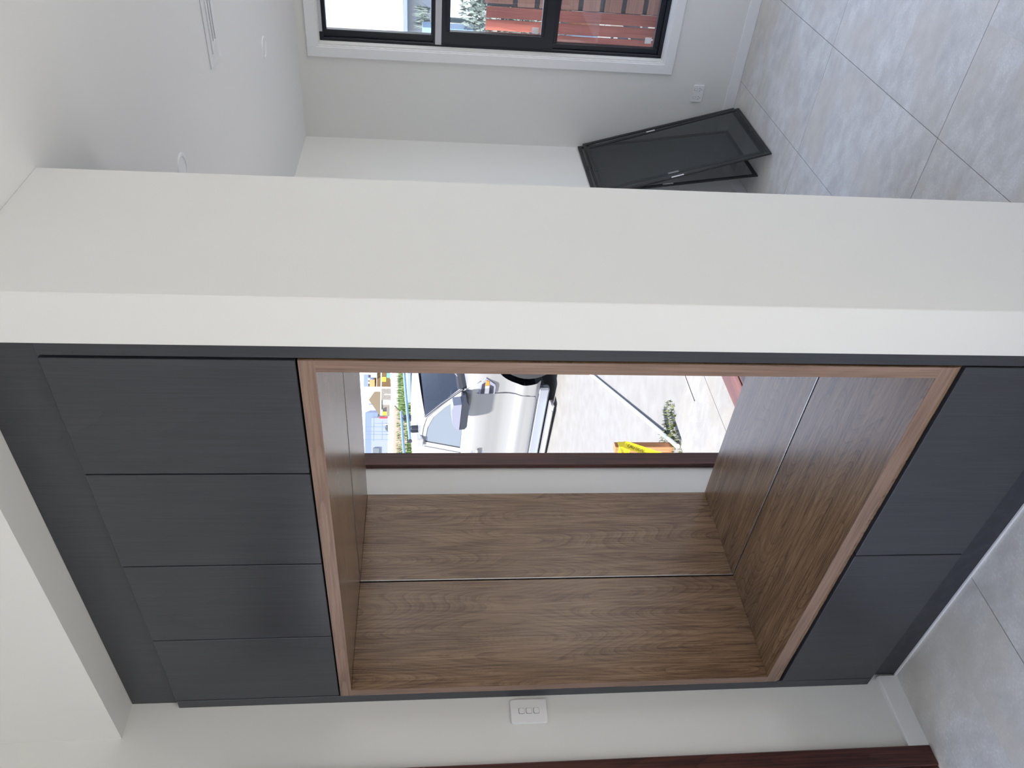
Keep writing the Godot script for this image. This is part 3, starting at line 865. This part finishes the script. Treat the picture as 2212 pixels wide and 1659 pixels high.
func build_car() -> void:
	var b := Basis(V(0.99935, -0.03, 0.01999), V(0.02807, 0.9955, 0.09046), V(-0.02261, -0.08984, 0.9957)).orthonormalized()
	var K := 1.16
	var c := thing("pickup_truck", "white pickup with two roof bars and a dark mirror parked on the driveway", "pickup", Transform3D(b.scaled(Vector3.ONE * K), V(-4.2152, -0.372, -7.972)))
	# side skin: (height, half width); x from tail to nose, cut round the front wheel
	var lv := [[0.42, 0.885], [0.47, 0.92], [0.57, 0.935], [0.64, 0.94], [0.72, 0.918], [0.84, 0.915], [0.95, 0.93], [1.06, 0.945], [1.16, 0.945], [1.25, 0.93], [1.305, 0.9]]
	var s := S()
	var half := func(y: float) -> float:
		for i in lv.size() - 1:
			if y <= lv[i + 1][0]:
				var pre: float = lv[maxi(i - 1, 0)][1]
				var post: float = lv[mini(i + 2, lv.size() - 1)][1]
				return cubic_interpolate(lv[i][1], lv[i + 1][1], pre, post, clampf((y - lv[i][0]) / (lv[i + 1][0] - lv[i][0]), 0.0, 1.0))
		return lv[-1][1]
	var ends := func(y: float) -> Array:
		var r := 0.43
		var h := sqrt(maxf(0.0, r * r - (y - 0.575) * (y - 0.575))) if y < 0.575 + r else 0.0
		return [[-3.85, 0.08 - h], [0.08 + h, 0.78]]
	var rows := 56
	for sd in [1.0, -1.0]:
		for i in rows:
			var y0 := lerpf(0.42, 1.305, float(i) / rows)
			var y1 := lerpf(0.42, 1.305, float(i + 1) / rows)
			var h0: float = half.call(y0)
			var h1: float = half.call(y1)
			var n0 := V(0, -(half.call(y0 + 0.008) - half.call(y0 - 0.008)) / 0.016, 1).normalized() * V(1, 1, sd)
			var n1 := V(0, -(half.call(y1 + 0.008) - half.call(y1 - 0.008)) / 0.016, 1).normalized() * V(1, 1, sd)
			for part in 2:
				var e0: Array = ends.call(y0)[part]
				var e1: Array = ends.call(y1)[part]
				for k in 4:
					var A := V(lerpf(e0[0], e0[1], k / 4.0), y0, h0 * sd); var B := V(lerpf(e0[0], e0[1], (k + 1) / 4.0), y0, h0 * sd)
					var C := V(lerpf(e1[0], e1[1], (k + 1) / 4.0), y1, h1 * sd); var D := V(lerpf(e1[0], e1[1], k / 4.0), y1, h1 * sd)
					s.tri(A, B, C, n0, n0, n1); s.tri(A, C, D, n0, n1, n1)
	# hood, nose, tail, tray
	var hood := [Vector2(0.95, 0.55), Vector2(0.95, 0.9), Vector2(0.8, 1.06), Vector2(0.2, 1.22), Vector2(-0.38, 1.305)]
	for i in hood.size() - 1:
		var p: Vector2 = hood[i]
		var q: Vector2 = hood[i + 1]
		s.face(V(p.x, p.y, -0.9), V(p.x, p.y, 0.9), V(q.x, q.y, 0.9), V(q.x, q.y, -0.9), V(1, 1, 0))
	s.face(V(0.2, 1.16, 0.945), V(-0.38, 1.25, 0.93), V(-0.38, 1.305, 0.9), V(0.2, 1.22, 0.9), V(0, 1, 1))
	s.face(V(0.78, 0.95, 0.93), V(0.2, 1.16, 0.945), V(0.2, 1.22, 0.9), V(0.8, 1.06, 0.9), V(0, 1, 1))
	s.face(V(-3.85, 0.45, -0.9), V(-3.85, 0.45, 0.9), V(-3.85, 1.305, 0.9), V(-3.85, 1.305, -0.9), V(-1, 0, 0))
	s.face(V(-3.85, 1.305, -0.9), V(-3.85, 1.305, 0.9), V(-2.7, 1.305, 0.9), V(-2.7, 1.305, -0.9), V(0, 1, 0))
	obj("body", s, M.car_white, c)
	obj("underbody", S().box(V(-3.8, 0.36, -0.86), V(-0.42, 0.46, 0.86)).box(V(-0.42, 0.55, -0.5), V(0.8, 0.6, 0.5)).box(V(-0.3, 0.5, -0.55), V(0.5, 0.95, 0.55)), M.car_black, c)
	for wz in [0.8, -0.8]:
		for wx in [0.08, -3.1]:
			var t := Transform3D(Basis(Vector3.RIGHT, PI / 2), V(wx, 0.575, wz))
			var wh := obj("wheel", S(t).lathe([Vector2(0.2, 0.12), Vector2(0.25, 0.13), Vector2(0.34, 0.12), Vector2(0.375, 0.07), Vector2(0.375, -0.07), Vector2(0.34, -0.12), Vector2(0.0, -0.12)], 32), M.tyre, c)
			obj("rim", S(t).lathe([Vector2(0.24, 0.11), Vector2(0.2, 0.08), Vector2(0.05, 0.07), Vector2(0.0, 0.07)], 24), M.chrome, wh)
	# cabin: pillars and roof edge on both sides, then roof, glass
	var zy := func(y: float) -> float: return lerpf(0.9, 0.66, clampf((y - 1.3) / 0.5, 0, 1))
	var outer := [Vector2(-0.40, 1.30), Vector2(-0.445, 1.385), Vector2(-0.742, 1.575), Vector2(-1.042, 1.752), Vector2(-1.2, 1.79), Vector2(-1.5, 1.805), Vector2(-1.8, 1.81), Vector2(-2.4, 1.80), Vector2(-2.7, 1.72), Vector2(-2.78, 1.30), Vector2(-1.5, 1.29)]
	var inner := [Vector2(-0.56, 1.318), Vector2(-0.60, 1.39), Vector2(-0.80, 1.53), Vector2(-1.02, 1.655), Vector2(-1.22, 1.715), Vector2(-1.42, 1.735), Vector2(-1.50, 1.738), Vector2(-1.50, 1.738), Vector2(-1.49, 1.738), Vector2(-1.42, 1.318), Vector2(-1.3, 1.316)]
	for sd in [1.0, -1.0]:
		s = S()
		for i in outer.size():
			var a: Vector2 = outer[i]; var bb: Vector2 = outer[(i + 1) % outer.size()]
			var d: Vector2 = inner[i]; var e: Vector2 = inner[(i + 1) % inner.size()]
			s.face(V(a.x, a.y, zy.call(a.y) * sd), V(bb.x, bb.y, zy.call(bb.y) * sd), V(e.x, e.y, zy.call(e.y) * sd), V(d.x, d.y, zy.call(d.y) * sd), V(0, 0.2, sd))
		obj("cabin_side", s, M.car_white, c)
		s = S()
		var poly := PackedVector2Array([inner[0], inner[1], inner[2], inner[3], inner[4], inner[5], inner[6], inner[9], inner[10]])
		var ix := Geometry2D.triangulate_polygon(poly)
		for i in range(0, ix.size(), 3):
			var tri := []
			for j in 3:
				var q := poly[ix[i + j]]
				tri.append(V(q.x, q.y, (zy.call(q.y) - 0.012) * sd))
			var nn := V(0, 0.43, sd).normalized()
			s.tri(tri[0], tri[1], tri[2], nn, nn, nn)
		obj("side_window", s, M.car_window, c)
	# windscreen follows both front pillars, the roof bows a little
	s = S()
	var rf := S()
	var pil := [outer[1], outer[2], outer[3]]
	var roof := [outer[3], outer[4], outer[5], outer[6], outer[7], outer[8]]
	for k in 12:
		var t0 := lerpf(-1, 1, k / 12.0); var t1 := lerpf(-1, 1, (k + 1) / 12.0)
		for i in pil.size() - 1:
			var grid := []
			for tt in [[t0, i], [t1, i], [t1, i + 1], [t0, i + 1]]:
				var q: Vector2 = pil[tt[1]]
				grid.append(V(q.x + 0.12 * (1.0 - tt[0] * tt[0]), q.y + 0.012 * (1.0 - tt[0] * tt[0]), zy.call(q.y) * tt[0]))
			s.face(grid[0], grid[1], grid[2], grid[3], V(1, 1, 0))
		for i in roof.size() - 1:
			var grid := []
			for tt in [[t0, i], [t1, i], [t1, i + 1], [t0, i + 1]]:
				var q: Vector2 = roof[tt[1]]
				var bow: float = 1.0 - tt[0] * tt[0]
				grid.append(V(q.x + 0.12 * bow * (1.0 if tt[1] == 0 else 0.3), q.y + 0.035 * bow, zy.call(q.y) * tt[0]))
			rf.face(grid[0], grid[1], grid[2], grid[3], V(0, 1, 0))
	obj("windscreen", s, glass(rgb(20, 26, 34), 0.3), c)
	obj("roof", rf, M.car_roof, c)
	obj("pillar_trim", S().tube([V(-0.42, 1.345, 0.885), V(-0.742, 1.57, 0.778), V(-1.04, 1.75, 0.69)], 0.014, 8), M.car_black, c)
	# inside: dashboard, seats, steering wheel
	obj("dashboard", S().box(V(-0.95, 1.0, -0.82), V(-0.5, 1.32, 0.82), 0.04), M.car_inside, c)
	for z in [0.4, -0.4]:
		var seat := obj("seat", S().box(V(-1.75, 0.75, z - 0.26), V(-1.5, 1.42, z + 0.26), 0.06), M.car_inside, c)
		obj("headrest", S().box(V(-1.72, 1.43, z - 0.15), V(-1.6, 1.64, z + 0.15), 0.05), M.car_inside, seat)
	var ring := []
	for i in 25:
		ring.append(V(-1.05, 1.24, 0.4) + V(sin(TAU * i / 24.0) * 0.09, sin(TAU * i / 24.0) * 0.16, cos(TAU * i / 24.0) * 0.18))
	obj("steering_wheel", S().tube(ring, 0.018, 8, false), M.car_black, c)
	obj("rear_bulkhead", S().box(V(-2.74, 1.2, -0.68), V(-2.6, 1.6, 0.68)), M.car_inside, c)
	# door outline and shut lines
	s = S()
	var line := func(pts: Array) -> void:
		var pp := []
		for q in pts:
			var y: float = q[1]
			var z: float = half.call(y)
			if y > 1.305:
				z = zy.call(y)
			pp.append(V(q[0], y, z + 0.0025))
		s.tube(pp, 0.0055, 5)
	line.call([[-1.56, 0.425], [-0.62, 0.437], [-0.545, 0.47], [-0.52, 0.57], [-0.505, 0.65], [-0.49, 0.72], [-0.475, 0.8], [-0.465, 0.9], [-0.455, 0.99], [-0.44, 1.16], [-0.425, 1.305], [-0.47, 1.37], [-0.77, 1.56], [-1.06, 1.73], [-1.25, 1.765], [-1.56, 1.785]])
	line.call([[-1.57, 0.425], [-1.57, 0.6], [-1.57, 0.75], [-1.57, 0.9], [-1.57, 1.05], [-1.57, 1.2], [-1.57, 1.3]])
	line.call([[-1.5, 1.31], [-1.57, 1.745]])
	line.call([[-0.25, 1.16], [-0.40, 1.3]])
	obj("shut_line", s, M.car_gap, c)
	# sill step
	obj("side_step", S().box(V(-2.9, 0.235, 0.9), V(-0.62, 0.285, 1.02), 0.012).box(V(-2.9, 0.255, 0.92), V(-0.7, 0.275, 1.045), 0.008), M.chrome, c)
	obj("sill", S().box(V(-2.9, 0.29, 0.8), V(-0.45, 0.43, 0.9), 0.02), M.sill, c)
	# fender vent with indicator
	var vent := PackedVector2Array([Vector2(-0.195, 1.10), Vector2(-0.30, 0.985), Vector2(-0.345, 0.975), Vector2(-0.45, 0.98), Vector2(-0.44, 1.165), Vector2(-0.30, 1.155)])
	var vp := obj("fender_vent", S().prism(vent, 0.93, 0.956), M.car_grey, c)
	obj("vent_mesh", S().prism(PackedVector2Array([Vector2(-0.33, 1.0), Vector2(-0.44, 0.995), Vector2(-0.44, 1.045), Vector2(-0.30, 1.045)]), 0.94, 0.958).prism(PackedVector2Array([Vector2(-0.29, 1.14), Vector2(-0.44, 1.15), Vector2(-0.44, 1.105), Vector2(-0.26, 1.105)]), 0.94, 0.958), M.car_black, vp)
	obj("indicator_lens", S().prism(PackedVector2Array([Vector2(-0.23, 1.095), Vector2(-0.31, 1.10), Vector2(-0.31, 1.055), Vector2(-0.245, 1.06)]), 0.94, 0.961), M.orange, vp)
	obj("vent_bar", S().prism(PackedVector2Array([Vector2(-0.315, 1.098), Vector2(-0.435, 1.1), Vector2(-0.435, 1.05), Vector2(-0.315, 1.052)]), 0.94, 0.96), M.chrome, vp)
	# mirror
	var mir := obj("mirror", S(Transform3D(Basis(), V(0, 0, 0))).prism(PackedVector2Array([Vector2(-0.43, 1.39), Vector2(-0.44, 1.485), Vector2(-0.52, 1.5), Vector2(-0.74, 1.48), Vector2(-0.82, 1.45), Vector2(-0.845, 1.395)]), 1.0, 1.14), M.car_grey, c)
	obj("mirror_base", S().prism(PackedVector2Array([Vector2(-0.43, 1.39), Vector2(-0.845, 1.395), Vector2(-0.84, 1.33), Vector2(-0.80, 1.305), Vector2(-0.45, 1.3), Vector2(-0.40, 1.33)]), 1.0, 1.135).box(V(-0.6, 1.3, 0.86), V(-0.45, 1.36, 1.02), 0.01), M.car_black, mir)
	# door handle in its cup
	obj("handle_cup", S(Transform3D(Basis(Vector3.RIGHT, PI / 2), V(-1.46, 1.11, 0.94))).lathe([Vector2(0.075, 0.004), Vector2(0.06, 0.005), Vector2(0.0, 0.005)], 20), M.car_grey, c)
	obj("handle", S().box(V(-1.62, 1.095, 0.955), V(-1.38, 1.13, 0.98), 0.01), M.car_white, c)
	# roof bars on brackets, the long carrier rail
	for q in [[V(-1.49, 1.925, 0.66), V(-1.1, 1.945, -0.64)], [V(-2.12, 1.965, 0.62), V(-2.22, 1.947, -0.62)]]:
		var bar := obj("roof_bar", S().tube([q[0], (q[0] + q[1]) * 0.5 + V(0, 0.004, 0), q[1]], 0.018, 10), M.blue_bar, c)
		obj("end_cap", S().tube([q[0], q[0] + V(0, 0, 0.02)], 0.026, 12), M.car_black, bar)
		for e in [0.12, 0.88]:
			var m: Vector3 = (q[0] as Vector3).lerp(q[1], e)
			obj("bracket", S().box(m + V(-0.05, -0.13, -0.03), m + V(0.05, -0.02, 0.03), 0.012), M.car_black, bar)
	obj("gutter_clamp", S().box(V(-1.55, 1.76, 0.62), V(-1.4, 1.85, 0.73), 0.012), M.chrome, c)
	obj("windscreen_label", S(Transform3D(Basis(Vector3.BACK, 0.62), V(-0.44, 1.405, 0.55))).box(V(-0.05, 0.0, -0.04), V(0.03, 0.004, 0.04)), M.sticker, c)


# a box standing on the far slope, turned to face the house
func far_box(s: Shape, p: Vector3, w: float, h: float, t: float, e := 0.0) -> void:
	var f := Transform3D(Basis(Vector3.UP, 0.715), V(2.42, 1.6, 1.25) + (p - V(2.42, 1.6, 1.25)) * 2.0)
	var keep := s.xf
	s.xf = f
	s.box(V(-w, -h, -t), V(w, h, 0), e)
	s.xf = keep


func far(what: String, m: Material, p: Vector3, w: float, h: float, t: float, label: String, cat: String, group := "") -> MeshInstance3D:
	var s := S()
	far_box(s, p, w, h, t)
	return tag(obj(what, s, m), label, cat, group) as MeshInstance3D


func far_part(what: String, m: Material, p: Vector3, w: float, h: float, t: float, parent: Node) -> void:
	var s := S()
	far_box(s, p, w, h, t)
	obj(what, s, m, parent)


func build_backdrop() -> void:
	# half-built house with a pale blue carport
	var h := thing("half_built_house", "half-built brown house with pale blue porch roof on the hill", "house")
	far_part("brick_wall", M.brown_brick, V(-26.85, 3.95, -32.75), 0.95, 0.83, 3.0, h)
	far_part("timber_frame", M.framing, V(-27.12, 4.64, -32.81), 0.56, 0.283, 3.0, h)
	far_part("porch_roof", M.pale_blue, V(-27.41, 5.02, -33.29), 0.72, 0.26, 4.0, h)
	far_part("porch_roof_edge", M.pale_blue, V(-26.78, 4.72, -32.75), 0.12, 0.34, 3.0, h)
	far_part("wall_vent", M.white_paint, V(-26.67, 4.79, -32.56), 0.12, 0.09, 0.3, h)
	far_part("wall_vent", M.white_paint, V(-26.81, 4.79, -32.44), 0.10, 0.09, 0.3, h)
	far("rubble_heap", M.site, V(-25.89, 3.62, -30.44), 0.6, 0.8, 4.0, "grey heap of building rubble beside the half-built house", "rubble")
	far("water_tank", M.white_paint, V(-22.49, 3.22, -27.97), 0.3, 0.24, 0.8, "small white tank at the foot of the half-built house", "tank")
	far("portable_toilet", M.teal, V(-22.49, 3.42, -28.0), 0.22, 0.15, 0.6, "small teal site cabin beside the white tank", "cabin")
	far("sign_board", M.yellow, V(-22.32, 3.62, -27.51), 0.21, 0.215, 0.1, "square yellow sign on the white fence before the brown house", "sign", "yellow fence signs")
	far("sign_board", M.yellow, V(-23.54, 3.57, -26.44), 0.17, 0.205, 0.1, "square yellow sign on the white fence beside the red sign", "sign", "yellow fence signs")
	far("sign_board", M.red, V(-23.34, 3.6, -25.95), 0.085, 0.36, 0.1, "tall narrow red sign at the end of the fence", "sign")
	far("sign_post", M.dark_grey, V(-23.44, 3.71, -26.15), 0.065, 0.34, 0.1, "dark grey post beside the narrow red sign", "post")
	far("light_pole", M.white_paint, V(-22.31, 3.72, -26.9), 0.075, 1.7, 0.15, "tall white pole before the half-built house", "pole")
	var r := thing("white_fence", "long white fence rail running across the hill", "fence")
	far_part("rail", M.white_paint, V(-23.57, 3.8, -27.78), 2.25, 0.045, 0.1, r)
	far_part("post", M.white_paint, V(-23.0, 3.4, -27.2), 0.04, 0.4, 0.1, r)
	far_part("post", M.white_paint, V(-24.3, 3.4, -26.5), 0.04, 0.4, 0.1, r)
	# gabled house, a prism with tan roof
	var g := thing("gabled_house", "low house with a tan gable behind the white fence", "house")
	var f := Transform3D(Basis(Vector3.UP, 0.715), V(2.42, 1.6, 1.25) + (V(-29.75, 3.9, -33.7) - V(2.42, 1.6, 1.25)) * 2.0)
	obj("gable", S(f).prism(PackedVector2Array([Vector2(-1.35, 0.75), Vector2(0.75, 2.2), Vector2(1.7, 1.55), Vector2(1.7, 0.75)]), -3.0, 0.0), M.roof_tan, g)
	obj("wall_front", S(f).box(V(-1.2, -1.2, -2.9), V(1.6, 0.76, -0.1)), M.site, g)
	obj("wall_panel", S(f).box(V(0.2, -0.6, -0.1), V(1.2, 0.5, 0.05)), M.white_paint, g)
	obj("eave_board", S(f).box(V(-1.4, 0.55, -0.1), V(-0.4, 0.68, 0.1)), M.white_paint, g)
	# pale coach parked before a pale blue hall
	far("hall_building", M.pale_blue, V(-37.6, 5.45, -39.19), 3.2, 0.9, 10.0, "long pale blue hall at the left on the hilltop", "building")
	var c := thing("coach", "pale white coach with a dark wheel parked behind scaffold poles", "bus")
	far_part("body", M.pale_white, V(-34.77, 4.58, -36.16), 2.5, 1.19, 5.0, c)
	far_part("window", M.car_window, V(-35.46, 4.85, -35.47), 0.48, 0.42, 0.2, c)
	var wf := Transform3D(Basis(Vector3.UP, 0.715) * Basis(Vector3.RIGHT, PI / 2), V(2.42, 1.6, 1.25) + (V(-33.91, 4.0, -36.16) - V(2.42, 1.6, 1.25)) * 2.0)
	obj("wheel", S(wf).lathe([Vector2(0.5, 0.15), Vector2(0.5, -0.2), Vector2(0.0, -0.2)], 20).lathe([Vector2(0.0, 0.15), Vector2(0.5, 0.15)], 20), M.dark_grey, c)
	# scaffold poles and wires
	var sc := thing("scaffold", "thin blue-grey scaffold poles standing before the pale coach", "scaffold")
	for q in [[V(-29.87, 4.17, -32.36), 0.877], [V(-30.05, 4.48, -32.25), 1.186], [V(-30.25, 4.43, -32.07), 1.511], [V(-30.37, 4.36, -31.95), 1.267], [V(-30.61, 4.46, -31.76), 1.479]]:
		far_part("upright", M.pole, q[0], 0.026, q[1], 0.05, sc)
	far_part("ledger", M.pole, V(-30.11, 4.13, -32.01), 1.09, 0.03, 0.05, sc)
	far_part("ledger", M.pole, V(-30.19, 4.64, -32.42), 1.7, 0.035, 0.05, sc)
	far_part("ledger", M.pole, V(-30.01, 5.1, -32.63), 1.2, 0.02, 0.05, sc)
	var pw := thing("power_pole", "thin power pole with a crossarm above the tan gable", "power pole")
	far_part("crossarm", M.pole, V(-33.6, 5.19, -38.07), 0.09, 0.42, 0.15, pw)
	far_part("shaft", M.pole, V(-33.55, 4.5, -38.0), 0.05, 1.1, 0.15, pw)
	far("marker_post", M.white_paint, V(-13.76, 2.36, -16.78), 0.034, 0.31, 0.07, "short white marker post on the grass verge", "post")
	far("marker_post", M.pale_white, V(-19.14, 2.76, -20.21), 0.022, 1.2, 0.05, "tall thin pale post in the mulch bank", "post")
	far("kerb_edging", M.white_paint, V(-14.33, 2.46, -16.97), 0.5, 0.045, 0.3, "white edging between the grass verge and the mulch", "edging")


func build_window_view() -> void:
	# side yard below the living-room window
	struct("side_yard", S().box(V(-0.35, -0.9, -9.0), V(9.0, -0.66, -4.42)), M.concrete, "concrete side yard below the window")
	struct("bounce_paving", S().box(V(5.5, -0.9, -9.0), V(30.0, -0.66, 12.0)).box(V(-1.0, -0.9, 3.7), V(5.5, -0.66, 14.0)), M.terrace, "bright unseen paving added outside the glazing to bounce light in")  # added bright surface, out of sight, to bounce light indoors
	var f := thing("timber_fence", "red-brown timber fence of vertical and horizontal boards outside the window", "fence")
	var zf := -6.2
	# vertical boards at the left end
	for q in [[0.277, 0.372], [0.171, 0.264], [0.063, 0.158], [-0.045, 0.05]]:
		obj("fence_board", S().box(V(q[0], -0.7, zf - 0.012), V(q[1], 1.10, zf), 0.002), M.fence, f)
	# horizontal boards to the right, dark posts behind their gaps
	var y := 1.02
	var k := 0
	while y > -0.75:
		var hi := y if k > 0 else 1.115
		obj("fence_board", S().box(V(0.38 if k > 0 else 0.40, y - 0.152, zf - 0.022), V(3.0, hi, zf - 0.001), 0.002, 0), M.fence_pale, f)
		y -= 0.196
		k += 1
	obj("fence_back", S().box(V(0.36, -0.7, zf - 0.09), V(3.0, 1.09, zf - 0.06)), M.dark_grey, f)
	for x in [0.4, 1.2, 2.4]:
		obj("fence_post", S().box(V(x, -0.7, zf - 0.1), V(x + 0.09, 1.08, zf - 0.023), 0.003), M.car_black, f)
	# shrubs over the fence
	var sh := thing("shrub", "grey-green shrub growing left of the timber fence", "shrub", Transform3D(Basis(), V(-0.3, -0.66, -8.0)))
	obj("stem", S().tube([V(0, 0, 0), V(0.05, 0.8, 0), V(-0.05, 1.6, 0.05)], 0.03, 8), M.pine, sh)
	var pts := []
	for i in 5200:
		var d := V(rng.randfn(), rng.randfn(), rng.randfn()).normalized() * pow(rng.randf(), 0.4)
		pts.append(V(0.15, 1.3, 0) + d * V(0.55, 0.62, 0.5))
	tufts("foliage", M.leaf, pts, 0.055, 0.016, sh, "", "")
	var b := thing("palm_plant", "small dark spiky plant against the pale neighbouring wall", "plant", Transform3D(Basis(), V(-0.42, -0.66, -8.4)))
	obj("stem", S().tube([V(0, 0, 0), V(0.0, 1.3, 0), V(0.02, 2.2, 0.0)], 0.03, 8), M.leaf, b)
	pts = []
	for i in 260:
		var a := rng.randf() * TAU
		pts.append(V(0.03 + cos(a) * 0.1, 2.25 + rng.randf() * 0.12, sin(a) * 0.1))
	tufts("fronds", M.leaf, pts, 0.09, 0.008, b, "", "")
	tag(obj("garden_box", S().box(V(-0.52, -0.66, -8.2), V(-0.38, 1.68, -8.0), 0.004), M.blue_bar), "narrow blue panel standing beside the spiky plant", "panel")
	# neighbour
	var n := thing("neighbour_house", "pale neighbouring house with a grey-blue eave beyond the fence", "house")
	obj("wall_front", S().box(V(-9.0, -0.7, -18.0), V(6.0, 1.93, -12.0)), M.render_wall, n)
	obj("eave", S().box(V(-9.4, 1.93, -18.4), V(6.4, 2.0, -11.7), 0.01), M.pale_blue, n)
	var rp := Transform3D(Basis(V(0, 0, 1), V(0, 1, 0), V(-1, 0, 0)), Vector3.ZERO)
	obj("roof", S(rp).prism(PackedVector2Array([Vector2(-18.4, 2.0), Vector2(-11.7, 2.0), Vector2(-15.0, 2.25)]), -6.4, 9.4), M.render_wall, n)
